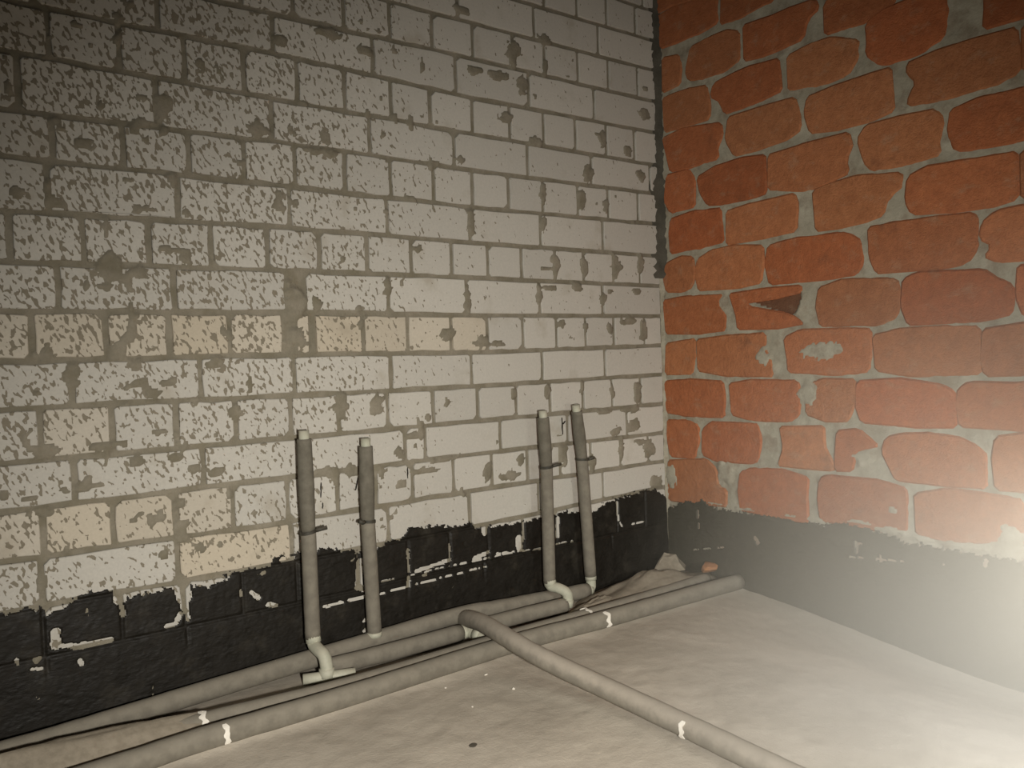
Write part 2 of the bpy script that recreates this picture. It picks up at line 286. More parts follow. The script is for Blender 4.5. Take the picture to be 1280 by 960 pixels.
# ------------------------------------------------------------------ materials
class NT:
    def __init__(self, name):
        self.m = bpy.data.materials.new(name); self.m.use_nodes = True
        self.t = self.m.node_tree
        self.bsdf = self.t.nodes['Principled BSDF']; self.out = self.t.nodes['Material Output']
    def n(self, kind, **kw):
        nd = self.t.nodes.new(kind)
        for k, v in kw.items():
            if k.startswith('i_'):
                key = k[2:]
                nd.inputs[int(key) if key.isdigit() else key.replace('_', ' ')].default_value = v
            else: setattr(nd, k, v)
        return nd
    def l(self, a, b): self.t.links.new(a, b)
    def put(self, sock, v):
        if isinstance(v, (int, float)): sock.default_value = v
        elif isinstance(v, tuple): sock.default_value = v if len(v) == 4 or len(sock.default_value) == 3 else v + (1,)
        else: self.l(v, sock)
    def math(self, op, a, b=0.0, clamp=False):
        nd = self.n('ShaderNodeMath', operation=op, use_clamp=clamp)
        self.put(nd.inputs[0], a); self.put(nd.inputs[1], b); return nd.outputs[0]
    def mix(self, f, a, b, mode='MIX'):
        nd = self.n('ShaderNodeMix', data_type='RGBA', blend_type=mode)
        self.put(nd.inputs[0], f); self.put(nd.inputs[6], a); self.put(nd.inputs[7], b); return nd.outputs[2]
    def ramp(self, v, lo, hi, a=0.0, b=1.0):
        nd = self.n('ShaderNodeMapRange', interpolation_type='SMOOTHSTEP')
        self.put(nd.inputs[0], v); self.put(nd.inputs[1], lo); self.put(nd.inputs[2], hi)
        self.put(nd.inputs[3], a); self.put(nd.inputs[4], b); return nd.outputs[0]
    def pos(self): return self.n('ShaderNodeNewGeometry').outputs['Position']
    def obj(self): return self.n('ShaderNodeTexCoord').outputs['Object']
    def map(self, v, scale=(1, 1, 1), rot=(0, 0, 0), loc=(0, 0, 0)):
        nd = self.n('ShaderNodeMapping'); self.put(nd.inputs[0], v)
        nd.inputs[1].default_value = loc; nd.inputs[2].default_value = rot; nd.inputs[3].default_value = scale; return nd.outputs[0]
    def noise(self, v, scale, detail=2.0, rough=0.5, dist=0.0):
        nd = self.n('ShaderNodeTexNoise'); self.put(nd.inputs['Vector'], v)
        nd.inputs['Scale'].default_value = scale; nd.inputs['Detail'].default_value = detail
        nd.inputs['Roughness'].default_value = rough; nd.inputs['Distortion'].default_value = dist
        return nd.outputs[0]
    def bump(self, h, strength=0.5, dist=0.002):
        nd = self.n('ShaderNodeBump'); nd.inputs['Strength'].default_value = strength; nd.inputs['Distance'].default_value = dist
        self.put(nd.inputs['Height'], h); self.l(nd.outputs[0], self.bsdf.inputs['Normal'])
    def done(self, color, rough=0.9, spec=0.2):
        self.put(self.bsdf.inputs['Base Color'], color)
        self.put(self.bsdf.inputs['Roughness'], rough)
        self.bsdf.inputs['Specular IOR Level'].default_value = spec
        return self.m

def mat_white_brick():
    k = NT('white_brick'); p = k.pos()
    sep = k.n('ShaderNodeSeparateXYZ'); k.l(p, sep.inputs[0])
    sp = k.map(k.map(p, rot=(0, math.radians(24), 0)), scale=(1.0, 1.0, 0.55))
    nz = k.noise(sp, 118, 1.5, 0.5, 0.3)
    big = k.noise(p, 5.0, 2, 0.5)
    # mortar splashes get fewer towards the corner
    thr = k.ramp(sep.outputs[0], -1.45, -0.60, 0.555, 0.71)
    thr = k.math('ADD', thr, k.math('ADD', k.math('MULTIPLY', k.math('SUBTRACT', big, 0.5), 0.16), k.math('MULTIPLY', k.math('SUBTRACT', k.noise(p, 24, 2, 0.5), 0.5), 0.26)))
    thr = k.math('ADD', thr, k.ramp(sep.outputs[2], 0.95, 0.35, 0.0, 0.045))
    d = k.math('SUBTRACT', nz, thr)
    mask = k.ramp(d, -0.012, 0.018)
    oc = k.n('ShaderNodeObjectInfo').outputs['Color']
    fine = k.noise(p, 160, 2, 0.6)
    c = k.mix(1.0, oc, k.mix(fine, (0.86, 0.86, 0.86), (1.08, 1.08, 1.06)), 'MULTIPLY')
    stain = k.ramp(k.noise(p, 9, 3, 0.6), 0.55, 0.78)
    c = k.mix(k.math('MULTIPLY', stain, 0.55), c, (0.30, 0.26, 0.195))
    c = k.mix(k.math('MULTIPLY', mask, 0.95), c, k.mix(fine, (0.15, 0.13, 0.09), (0.23, 0.20, 0.15)))
    k.bump(k.math('ADD', mask, k.math('MULTIPLY', fine, 0.4)), 0.5, 0.0015)
    return k.done(c, 0.92)

def mat_mortar(name, a, b, stain=None):
    k = NT(name); p = k.pos()
    f = k.noise(p, 14, 4, 0.6); g = k.noise(p, 190, 2, 0.6)
    c = k.mix(k.ramp(f, 0.3, 0.7), a, b)
    c = k.mix(k.math('MULTIPLY', g, 0.35), c, tuple(x * 0.6 for x in a))
    if stain: c = k.mix(k.math('MULTIPLY', k.ramp(k.noise(k.map(p, loc=(3, 1, 2)), 18, 4, 0.65), 0.45, 0.68), 0.5), c, stain)
    k.bump(k.math('ADD', g, k.math('MULTIPLY', k.noise(p, 60, 2), 1.2)), 0.7, 0.002)
    return k.done(c, 0.95)

def mat_red_brick():
    k = NT('red_brick'); p = k.pos()
    oc = k.n('ShaderNodeObjectInfo').outputs['Color']
    f = k.noise(p, 26, 4, 0.65); g = k.noise(p, 300, 2, 0.6)
    c = k.mix(1.0, oc, k.mix(f, (0.62, 0.56, 0.52), (1.3, 1.36, 1.42)), 'MULTIPLY')
    dust = k.ramp(k.noise(k.map(p, scale=(1, 1, 1.6)), 17, 4, 0.7), 0.52, 0.75)
    c = k.mix(k.math('MULTIPLY', dust, 0.35), c, (0.36, 0.27, 0.18))
    dark = k.ramp(k.noise(p, 11, 3, 0.6), 0.6, 0.8)
    c = k.mix(k.math('MULTIPLY', dark, 0.55), c, (0.115, 0.05, 0.028))
    mid = k.ramp(k.noise(p, 75, 3, 0.7), 0.35, 0.7)
    c = k.mix(k.math('MULTIPLY', mid, 0.22), c, (0.20, 0.085, 0.04))
    c = k.mix(k.math('MULTIPLY', g, 0.25), c, (0.18, 0.075, 0.035))
    k.bump(k.math('ADD', g, k.math('ADD', f, mid)), 0.6, 0.002)
    return k.done(c, 0.9)

def mat_bitumen():
    k = NT('bitumen'); p = k.pos()
    oc = k.n('ShaderNodeObjectInfo').outputs['Color']
    f = k.noise(p, 30, 3, 0.6); g = k.noise(k.map(p, scale=(1, 1, 2.2)), 45, 3, 0.6)
    d = k.ramp(k.noise(p, 13, 4, 0.65), 0.5, 0.8)
    c = k.mix(1.0, oc, k.mix(f, (0.6, 0.6, 0.6), (1.4, 1.35, 1.3)), 'MULTIPLY')
    c = k.mix(k.math('MULTIPLY', d, 0.09), c, (0.22, 0.19, 0.14))
    k.bump(g, 0.55, 0.003)
    return k.done(c, k.ramp(f, 0.3, 0.7, 0.5, 0.7), 0.22)

def mat_dusty(name, a, b, dust=(0.40, 0.34, 0.26), amount=0.6, scale=40, rough=0.9):
    """matt surface with pale dust settled on faces that look up"""
    k = NT(name); p = k.pos()
    f = k.noise(p, scale, 3, 0.6); g = k.noise(p, 260, 2, 0.6)
    c = k.mix(k.ramp(f, 0.3, 0.7), a, b)
    nrm = k.n('ShaderNodeNewGeometry').outputs['Normal']
    s = k.n('ShaderNodeSeparateXYZ'); k.l(nrm, s.inputs[0])
    up = k.ramp(k.math('ADD', s.outputs[2], k.math('MULTIPLY', k.math('SUBTRACT', f, 0.5), 0.8)), -0.1, 0.9)
    c = k.mix(k.math('MULTIPLY', up, amount), c, dust)
    k.bump(k.math('ADD', k.math('MULTIPLY', f, 0.8), g), 0.35, 0.0012)
    return k.done(c, rough)

def mat_concrete():
    k = NT('dusty_concrete'); p = k.pos()
    f = k.noise(p, 3.2, 5, 0.6, 0.6); g = k.noise(p, 24, 4, 0.65); h = k.noise(p, 260, 2, 0.7)
    c = k.mix(k.ramp(f, 0.32, 0.68), (0.38, 0.335, 0.27), (0.49, 0.435, 0.355))
    c = k.mix(k.math('MULTIPLY', k.ramp(g, 0.5, 0.75), 0.3), c, (0.31, 0.275, 0.22))
    c = k.mix(k.math('MULTIPLY', k.ramp(h, 0.55, 0.75), 0.25), c, (0.58, 0.53, 0.44))
    k.bump(k.math('ADD', k.math('MULTIPLY', g, 1.5), k.math('MULTIPLY', h, 0.5)), 0.4, 0.004)
    return k.done(c, 0.95)

M_WHITE = mat_white_brick()
M_MORTAR_L = mat_mortar('grey_mortar', (0.19, 0.17, 0.125), (0.27, 0.24, 0.185), (0.15, 0.13, 0.085))
M_MORTAR_R = mat_mortar('pale_mortar', (0.29, 0.265, 0.20), (0.39, 0.36, 0.28), (0.165, 0.115, 0.075))
M_DARKGAP = mat_mortar('dark_corner_mortar', (0.060, 0.055, 0.042), (0.10, 0.09, 0.07))
M_RED = mat_red_brick()
M_BITUMEN = mat_bitumen()
M_FLOOR = mat_concrete()
M_SLEEVE = mat_dusty('grey_foam_sleeve', (0.108, 0.098, 0.076), (0.142, 0.129, 0.101), amount=0.4, dust=(0.28, 0.25, 0.2))
M_SLEEVE_DUSTY = mat_dusty('dusty_foam_sleeve', (0.145, 0.13, 0.103), (0.185, 0.167, 0.132), amount=0.5, dust=(0.255, 0.228, 0.18))
M_SLEEVE_CAKED = mat_dusty('dust_caked_sleeve', (0.20, 0.18, 0.145), (0.25, 0.225, 0.18), amount=0.7, dust=(0.40, 0.35, 0.285))
M_PLASTIC = mat_dusty('pale_pipe_plastic', (0.36, 0.36, 0.28), (0.44, 0.43, 0.34), amount=0.25, rough=0.55)
M_TIE = mat_dusty('dark_cable_tie', (0.035, 0.032, 0.025), (0.06, 0.055, 0.042), amount=0.15, rough=0.6)
M_STRAP = mat_dusty('white_strap', (0.66, 0.62, 0.54), (0.74, 0.70, 0.62), amount=0.1)
M_DIRT = mat_dusty('dirt', (0.17, 0.147, 0.108), (0.24, 0.21, 0.16), amount=0.3, scale=60)

# ------------------------------------------------------------------ walls: mortar bed with every brick set in it
STEP = 0.006
def smear_height(A, Bz, table, seed, extra=None):
    """0..1 field of mortar slopped over the brick faces"""
    warp = fbm(A, Bz, 70, seed, 3) - 0.5
    h = np.zeros_like(A)
    for u, z, ru, rz in table:
        d = ((A - u / 1000) / (ru / 1000)) ** 2 + ((Bz - z / 1000) / (rz / 1000)) ** 2
        d = np.sqrt(d) + warp * 1.1
        h = np.maximum(h, 1 - sstep(0.75, 1.05, d))
    if extra is not None: h = np.maximum(h, extra)
    return h

def outline_ring(pts, off):
    """inset a polygon (list of 2-D points) by off"""
    n = len(pts); area = sum(pts[i][0] * pts[(i + 1) % n][1] - pts[(i + 1) % n][0] * pts[i][1] for i in range(n))
    sg = 1 if area > 0 else -1
    res = []
    for i in range(n):
        a, b, c = Vector(pts[i - 1]), Vector(pts[i]), Vector(pts[(i + 1) % n])
        d1 = (b - a).normalized(); d2 = (c - b).normalized()
        nn = Vector((-d1.y, d1.x)) + Vector((-d2.y, d2.x))
        nn = nn.normalized() if nn.length > 1e-6 else Vector((-d1.y, d1.x))
        res.append(b + nn * off * sg)
    return res

def brick_mesh(pts, place, front, bev, inset, tilt=(0, 0)):
    """pts outline in wall coordinates, place(u, z, depth) -> world; depth > 0 comes out of the wall"""
    cu = sum(p[0] for p in pts) / len(pts); cz = sum(p[1] for p in pts) / len(pts)
    rings = []
    for ring, dep in ((outline_ring(pts, inset), front), (pts, front - bev), (pts, -0.045)):
        rings.append([place(p[0], p[1], dep + ((p[0] - cu) * tilt[0] + (p[1] - cz) * tilt[1] if dep > -0.04 else 0)) for p in ring])
    verts = [v for r in rings for v in r]; n = len(pts)
    faces = [list(range(n))]
    for r in range(2):
        for i in range(n):
            j = (i + 1) % n
            faces.append([r * n + i, (r + 1) * n + i, (r + 1) * n + j, r * n + j])
    me = bpy.data.meshes.new('brick'); me.from_pydata(verts, [], faces); me.update()
    bm = bmesh.new(); bm.from_mesh(me); bmesh.ops.recalc_face_normals(bm, faces=bm.faces[:])
    # make sure the front looks out of the wall
    bm.faces.ensure_lookup_table()
    want = Vector(place(0, 0, 1)) - Vector(place(0, 0, 0))
    if bm.faces[0].normal.dot(want) < 0: bmesh.ops.reverse_faces(bm, faces=bm.faces[:])
    bm.to_mesh(me); bm.free()
    return me

placeL = lambda u, z, d: (u, -d, z)
placeR = lambda v, z, d: (-d, -v, z)

# --- white wall
us = np.arange(-2.30, 0.0301, STEP); zs = np.arange(-0.12, 2.13, STEP)
A, Bz = np.meshgrid(us, zs, indexing='ij')
splat = sstep(0.73, 0.78, fbm(A, Bz, 24, 31, 3) + 0.07 * sstep(-1.2, -1.7, A) - 0.1 * sstep(-1.0, -0.7, A))
hgt = smear_height(A, Bz, SMEARS_LEFT, 3, splat * 0.95)
base = -0.0062 + (fbm(A, Bz, 45, 12, 3) - 0.5) * 0.004
dep = base * (1 - hgt) + (0.0030 + (fbm(A, Bz, 90, 77, 2) - 0.5) * 0.003) * hgt
dep[:, 0] = -0.05; dep[0, :] = -0.05; dep[:, -1] = -0.05
me = grid_mesh('wall_left', np.stack([A, -dep, Bz], -1)); 
wall_left = link('wall_left', me, M_MORTAR_L); tag(wall_left, 'white brick wall with grey mortar joints', kind='structure')

CREAM = {0: .75, 1: .3, 2: .5, 4: .5, 5: .15}
def jagged(u0, u1, zt0, zt1, zb0, zb1, j, chip):
    """12..16 point outline of a laid brick with slightly ragged edges and knocked corners"""
    L = u1 - u0; pts = []
    def top(t): return zt0 + (zt1 - zt0) * t
    def bot(t): return zb0 + (zb1 - zb0) * t
    nseg = 4 if L > 0.18 else 3
    cs = [random.random() ** 3 * chip + 0.0015 for _ in range(4)]
    J = lambda: random.uniform(-j, j)
    pts.append((u0 + J() * .5, bot(0) + cs[0]))
    pts.append((u0 + cs[0], bot(0) + J() * .5))
    for i in range(1, nseg): t = (i + random.uniform(-.2, .2)) / nseg; pts.append((u0 + L * t, bot(t) + J()))
    pts.append((u1 - cs[1], bot(1) + J() * .5)); pts.append((u1 + J() * .5, bot(1) + cs[1]))
    pts.append((u1 + J(), (bot(1) + top(1)) / 2))
    pts.append((u1 + J() * .5, top(1) - cs[2])); pts.append((u1 - cs[2], top(1) + J() * .5))
    for i in range(nseg - 1, 0, -1): t = (i + random.uniform(-.2, .2)) / nseg; pts.append((u0 + L * t, top(t) + J()))
    pts.append((u0 + cs[3], top(0) + J() * .5)); pts.append((u0 + J() * .5, top(0) - cs[3]))
    pts.append((u0 + J(), (bot(0) + top(0)) / 2))
    return pts

for k, u0, u1, zt0, zt1, zb0, zb1 in WHITE_BRICKS:
    v = [x / 1000 for x in (u0, u1, zt0, zt1, zb0, zb1)]
    um = (v[0] + v[1]) / 2
    pts = jagged(*v, 0.0026 if um < -0.9 else 0.0016, 0.012 if um < -0.6 else 0.006)
    buried = v[3] < 0.26
    me = brick_mesh(pts, placeL, 0.0 if buried else random.uniform(-0.001, 0.0012), 0.0016, 0.0016, (0, 0) if buried else (random.uniform(-.006, .006), random.uniform(-.01, .01)))
    o = link('brick', me, M_WHITE, wall_left)
    t = random.uniform(0.93, 1.05)
    pc = CREAM.get(k, 0.0) * (1.0 if um < -1.35 or (k == 0 and um < -0.7) else 0.0)
    if random.random() < pc: w_ = random.random(); c = (0.475 * t, (0.415 + .02 * w_) * t, (0.322 + .045 * w_) * t)
    else: c = (0.465 * t, 0.442 * t, 0.395 * t)
    o.color = (*c, 1)

# --- red wall
vs = np.arange(-0.03, 1.55, STEP); zs2 = np.arange(-0.16, 2.13, STEP)
A, Bz = np.meshgrid(vs, zs2, indexing='ij')
EDGE = [(205, 252, 40, 5), (330, 250, 50, 6), (480, 252, 45, 7), (560, 250, 40, 7), (690, 262, 45, 6), (775, 252, 50, 9), (850, 243, 45, 7), (960, 240, 70, 9), (1080, 240, 80, 12), (1060, 300, 14, 10)]
hgt = smear_height(A, Bz, SMEARS_RIGHT + EDGE, 8, None)
base = -0.0035 + (fbm(A, Bz, 38, 22, 3) - 0.5) * 0.0065
dep = base * (1 - hgt) + (0.0028 + (fbm(A, Bz, 80, 78, 2) - 0.5) * 0.003) * hgt
# the knocked-out pit in one brick
def inside(poly, X, Y):
    r = np.zeros(X.shape, bool); n = len(poly)
    for i in range(n):
        (x0, y0), (x1, y1) = poly[i], poly[(i + 1) % n]
        c = ((y0 > Y) != (y1 > Y)) & (X < (x1 - x0) * (Y - y0) / (y1 - y0 + 1e-12) + x0)
        r ^= c
    return r
pit = inside([(a / 1000, b / 1000) for a, b in PIT_RIGHT], A, Bz)
dep = np.where(pit, -0.012 - 0.045 * sstep(0.34, 0.50, A), dep)
dep[:, 0] = -0.06; dep[-1, :] = -0.06; dep[:, -1] = -0.06
me = grid_mesh('wall_right', np.stack([-dep, -A, Bz], -1))
wall_right = link('wall_right', me, M_MORTAR_R); tag(wall_right, 'red clay brick wall with pale mortar', kind='structure')

def red(pts, front, buried=False):
    me = brick_mesh(pts, placeR, front, 0.0045, 0.005, (0, 0) if buried else (random.uniform(-.012, .012), random.uniform(-.015, .015)))
    o = link('brick', me, M_RED, wall_right)
    t = random.uniform(0.85, 1.12); w = random.random()
    o.color = (0.36, 0.31, 0.235, 1) if buried else ((0.36 + .03 * w) * t, (0.106 + .055 * w) * t, (0.040 + .030 * w) * t, 1)

def rounded(pts):
    """grow the outline a little into the joint and cut its corners round"""
    pts = outline_ring(pts, -0.0066); out = []
    for i in range(len(pts)):
        a, b, c = pts[i - 1], pts[i], pts[(i + 1) % len(pts)]
        j = Vector((random.uniform(-.001, .001), random.uniform(-.001, .001)))
        q = min(0.3, 0.010 / max((a - b).length, 1e-4)); r = min(0.3, 0.010 / max((c - b).length, 1e-4))
        out += [tuple(b + (a - b) * q + j), tuple(b + (c - b) * r - j)]
    return out
def densify(pts, limit=0.09):
    out = []
    for i in range(len(pts)):
        a, b = Vector(pts[i]), Vector(pts[(i + 1) % len(pts)])
        out.append(tuple(a))
        if (b - a).length > limit:
            m = (a + b) / 2; out.append((m.x + random.uniform(-.002, .002), m.y + random.uniform(-.002, .002)))
    return out
for poly in RED_BRICKS:
    red(rounded([(a / 1000, b / 1000) for a, b in poly]), random.uniform(0.0, 0.003))
def red_box(v0, v1, z0, z1, buried=False):
    red(jagged(v0, v1, z1, z1, z0, z0, 0.002, 0.014), -0.001 if buried else random.uniform(0, .003), buried)
# courses hidden under the coat, and the courses just outside the frame
for r, (z0, z1) in enumerate(((0.104, 0.226), (-0.03, 0.092))):
    e = 0.012 - (0.13 if r == 0 else 0.0)
    while e < 1.5:
        if e + 0.25 > 0.03: red_box(max(e, 0.012), e + 0.25, z0, z1, True)
        e += 0.265
zrow = [(0.253, .378), (.40, .51), (.53, .645), (.665, .782), (.80, .915), (.932, 1.05), (1.068, 1.18), (1.205, 1.318), (1.345, 1.455), (1.48, 1.59), (1.61, 1.72), (1.745, 1.86), (1.88, 1.99)]
right_end = [1.24, 1.25, 1.205, 1.24, 1.27, 1.245, 1.215, 1.20, 1.25, 1.175, .83, .49, .20]
for (z0, z1), e in zip(zrow, right_end):
    e += 0.012
    while e < 1.49:
        red_box(e, min(e + 0.25, 1.53), z0, z1); e += 0.264

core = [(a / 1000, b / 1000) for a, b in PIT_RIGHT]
o = link('brick', brick_mesh(outline_ring(core, -0.006), placeR, -0.010, 0.002, 0.002, (0.03, -0.08)), M_RED, wall_right)  # pit core, coloured darker than the other red bricks
o.color = (0.13, 0.06, 0.032, 1); o['label'] = 'dark brown core of a knocked-out brick'

# --- corner joint: dark raked gap above, pale pointing below
def corner_strip(name, z0, z1, width_l, width_r, mat, seed, bulge):
    n = max(8, int((z1 - z0) / 0.012)); m = 7
    r = np.random.default_rng(seed); P = np.zeros((n, m, 3))
    wl = width_l * (0.8 + 0.5 * r.random(n)); wr = width_r * (0.8 + 0.5 * r.random(n))
    for i in range(n):
        z = z0 + (z1 - z0) * i / (n - 1)
        for j in range(m):
            t = j / (m - 1)
            x = -wl[i] * (1 - t) ** 1.6 + 0.004; y = -wr[i] * t ** 1.6 + 0.004
            jit = (r.random() - .5) * 0.004
            x -= bulge * math.sin(math.pi * t) + jit; y -= bulge * math.sin(math.pi * t) + jit
            P[i, j] = (x, y, z)
    return link(name, grid_mesh(name, P), mat, wall_left)
o = corner_strip('corner_joint', 0.985, 1.33, 0.042, 0.022, M_DARKGAP, 1, 0.003); o['label'] = 'dark open joint in the wall corner'
o = corner_strip('corner_joint', 1.33, 2.1, 0.030, 0.024, M_DARKGAP, 2, 0.001); o['label'] = 'dark narrow joint in the wall corner'
o = corner_strip('corner_joint', 0.20, 0.985, 0.012, 0.012, M_MORTAR_R, 3, 0.001); o['label'] = 'pale pointed joint in the wall corner'

# ------------------------------------------------------------------ bitumen coat brushed along the foot of both walls
BL = [(-2.30, 0.262), (-2.1, 0.280), (-1.934, 0.273), (-1.9, 0.271), (-1.857, 0.27), (-1.854, 0.248), (-1.845, 0.254), (-1.814, 0.269), (-1.779, 0.285), (-1.714, 0.278), (-1.712, 0.255), (-1.699, 0.263), (-1.609, 0.26), (-1.598, 0.237), (-1.574, 0.232), (-1.571, 0.255), (-1.528, 0.25), (-1.476, 0.268), (-1.385, 0.264), (-1.376, 0.293), (-1.31, 0.29), (-1.237, 0.286), (-1.157, 0.264), (-1.139, 0.261), (-1.1, 0.269), (-1.014, 0.283), (-1.008, 0.301), (-0.883, 0.289), (-0.808, 0.286), (-0.798, 0.267), (-0.72, 0.264), (-0.588, 0.264), (-0.479, 0.267), (-0.331, 0.254), (-0.306, 0.273), (-0.132, 0.287), (-0.063, 0.289), (0.0, 0.25)]
BR = [(-0.01, 0.20), (0.012, 0.225), (0.054, 0.239), (0.088, 0.252), (0.162, 0.263), (0.187, 0.245), (0.28, 0.242), (0.368, 0.243), (0.438, 0.248), (0.505, 0.243), (0.582, 0.242), (0.619, 0.258), (0.69, 0.255), (0.747, 0.248), (0.795, 0.236), (0.807, 0.225), (0.874, 0.232), (0.924, 0.228), (0.991, 0.231), (1.098, 0.23), (1.3, 0.235), (1.6, 0.225)]
def coat(name, u0, u1, zlo, edge, chips, place, parent, joints, color, seed):
    st = 0.0026
    u = np.arange(u0, u1, st); z = np.arange(zlo, 0.335, st)
    A, Bz = np.meshgrid(u, z, indexing='ij')
    eh = np.interp(A, [p[0] for p in edge], [p[1] for p in edge])
    rag = (fbm(A, Bz, 55, seed, 3) - 0.5) * 0.016 + (fbm(A, Bz, 260, seed + 9, 2) - 0.5) * 0.022
    mask = (eh + rag - Bz) > 0
    for x0, z0, x1, z1, r in chips:
        x0, z0, x1, z1, r = (t / 1000 for t in (x0, z0, x1, z1, r))
        dx, dz = x1 - x0, z1 - z0; L2 = dx * dx + dz * dz + 1e-9
        t = np.clip(((A - x0) * dx + (Bz - z0) * dz) / L2, 0, 1)
        d = np.hypot(A - x0 - t * dx, Bz - z0 - t * dz)
        d = d + 0.0075 * np.clip(fbm(A, Bz, 95, seed + 4, 2) - 0.42, 0, 1) * (1 if r < 0.004 else 1.2) * (1.0 if r < 0.003 else 0.6)
        mask &= d > (r if r > 0.0025 else r * 0.72)
    dep = 0.0032 + (fbm(A, Bz, 30, seed + 2, 3) - 0.5) * 0.0026 + (fbm(A, Bz, 150, seed + 6, 2) - .5) * 0.0012
    jd = joints(A, Bz)
    dep = dep - 0.0042 * (1 - sstep(0.0005, 0.0045, jd)) * sstep(0.10, 0.17, Bz)
    keep = mask[:-1, :-1] & mask[1:, :-1] & mask[1:, 1:] & mask[:-1, 1:]
    # feather the rim of the coat down on to the wall
    m = mask.astype(float)
    for ax in (0, 1): m = np.minimum(m, np.minimum(np.roll(mask, 1, ax), np.roll(mask, -1, ax)))
    dep = np.where(m > 0, dep, np.minimum(dep, -0.001))
    X = np.array(place(A, Bz, dep), dtype=object)
    P = np.stack([np.broadcast_to(np.asarray(c, float), A.shape) for c in place(A, Bz, dep)], -1)
    o = link(name, grid_mesh(name, P, keep), M_BITUMEN, parent, True)
    o.color = (*color, 1); return o
low = [[v / 1000 for v in b[1:]] for b in WHITE_BRICKS if b[0] >= 5]
def joint_dist(A, Bz):
    d = np.zeros_like(A)
    for u0, u1, zt0, zt1, zb0, zb1 in low:
        zt = zt0 + (zt1 - zt0) * np.clip((A - u0) / (u1 - u0), 0, 1); zb = zb0 + (zb1 - zb0) * np.clip((A - u0) / (u1 - u0), 0, 1)
        inn = np.minimum(np.minimum(A - u0, u1 - A), np.minimum(zt - Bz, Bz - zb))
        d = np.maximum(d, inn + 0.005)
    return d
o = coat('bitumen_coat', -2.29, -0.003, -0.02, BL, CHIPS_LEFT, placeL, wall_left, joint_dist, (0.0105, 0.009, 0.0065), 40)
o['label'] = 'black bitumen coat along the foot of the white wall'
jr = lambda A, Bz: np.minimum(np.abs(Bz - 0.235), np.abs(Bz - 0.098)) + 0.004
o = coat('bitumen_coat', 0.003, 1.54, -0.155, BR, CHIPS_RIGHT, placeR, wall_right, jr, (0.046, 0.043, 0.031), 60)  # base colour set lighter and greyer than the white wall's coat
o['label'] = 'greyish black bitumen coat along the foot of the red wall'

BLACK_DABS = [(-1.249, 0.448, -1.251, 0.411), (-1.247, 0.398, -1.248, 0.383), (-1.149, 0.448, -1.157, 0.417), (-1.004, 0.459, -1.005, 0.43), (-0.462, 0.552, -0.461, 0.501), (-0.459, 0.532, -0.449, 0.541)]
def stroke(name, x0, z0, x1, z1, w, material, parent):
    """a brushed dab a few millimetres wide standing proud of the white brick"""
    bm = bmesh.new(); n = 7; rows = []
    d = Vector((x1 - x0, z1 - z0)); q = Vector((-d.y, d.x)).normalized()
    for i in range(n + 1):
        t = i / n; c = Vector((x0, z0)) + d * t + q * random.uniform(-.4, .4) * w
        ww = w * (0.25 + 0.75 * math.sin(math.pi * (0.08 + 0.84 * t))) * random.uniform(.6, 1.2)
        rows.append([bm.verts.new((c.x + q.x * s * ww, -dd, c.y + q.y * s * ww)) for s, dd in ((-1, 0), (-.8, .0035), (.8, .0035), (1, 0))])
    for A_, B_ in zip(rows[:-1], rows[1:]):
        for k in range(4): bm.faces.new((A_[k], A_[(k + 1) % 4], B_[(k + 1) % 4], B_[k]))
    bm.faces.new(rows[0]); bm.faces.new(rows[-1])
    o = from_bm(name, bm, material, parent); o.color = (0.017, 0.0145, 0.010, 1); return o
for s in BLACK_DABS: stroke('bitumen_dab', *s, 0.0016, M_BITUMEN, wall_left)['label'] = 'black brushed dab'

# ------------------------------------------------------------------ floor
def floor_z(x, y):
    x = np.asarray(x, float); y = np.asarray(y, float)
    z = (fbm(x + 5, y + 5, 9, 91, 3) - 0.5) * 0.004 + (fbm(x + 5, y + 5, 40, 92, 2) - 0.5) * 0.003
    z = z - 0.085 * sstep(-0.25, -1.15, y) * sstep(-0.5, 0.0, x)                 # the screed falls away along the red wall
    z = z + 0.024 * np.exp(-((y + 0.215) / 0.075) ** 4) * (0.55 + 0.45 * sstep(-1.0, -1.5, x))                               # dust drifted against the pipes
    return z
xs = np.arange(-2.6, 0.02, 0.012); ys = np.arange(-2.4, 0.02, 0.012)
X, Y = np.meshgrid(xs, ys, indexing='ij')
me = grid_mesh('floor', np.stack([X, Y, floor_z(X, Y)], -1))
floor = link('floor', me, M_FLOOR, smooth=True); tag(floor, 'dusty grey concrete floor', kind='structure')

# ------------------------------------------------------------------ pipes
def smooth_path(pts, n=8):
    P = [Vector(p) for p in pts]
    if len(P) < 3: return P
    ext = [P[0] * 2 - P[1]] + P + [P[-1] * 2 - P[-2]]
    out = []
    for i in range(1, len(ext) - 2):
        a, b, c, d = ext[i - 1:i + 3]
        for k in range(n):
            t = k / n
            out.append(0.5 * ((2 * b) + (c - a) * t + (2 * a - 5 * b + 4 * c - d) * t * t + (3 * b - a - 3 * c + d) * t ** 3))
    out.append(P[-1]); return out

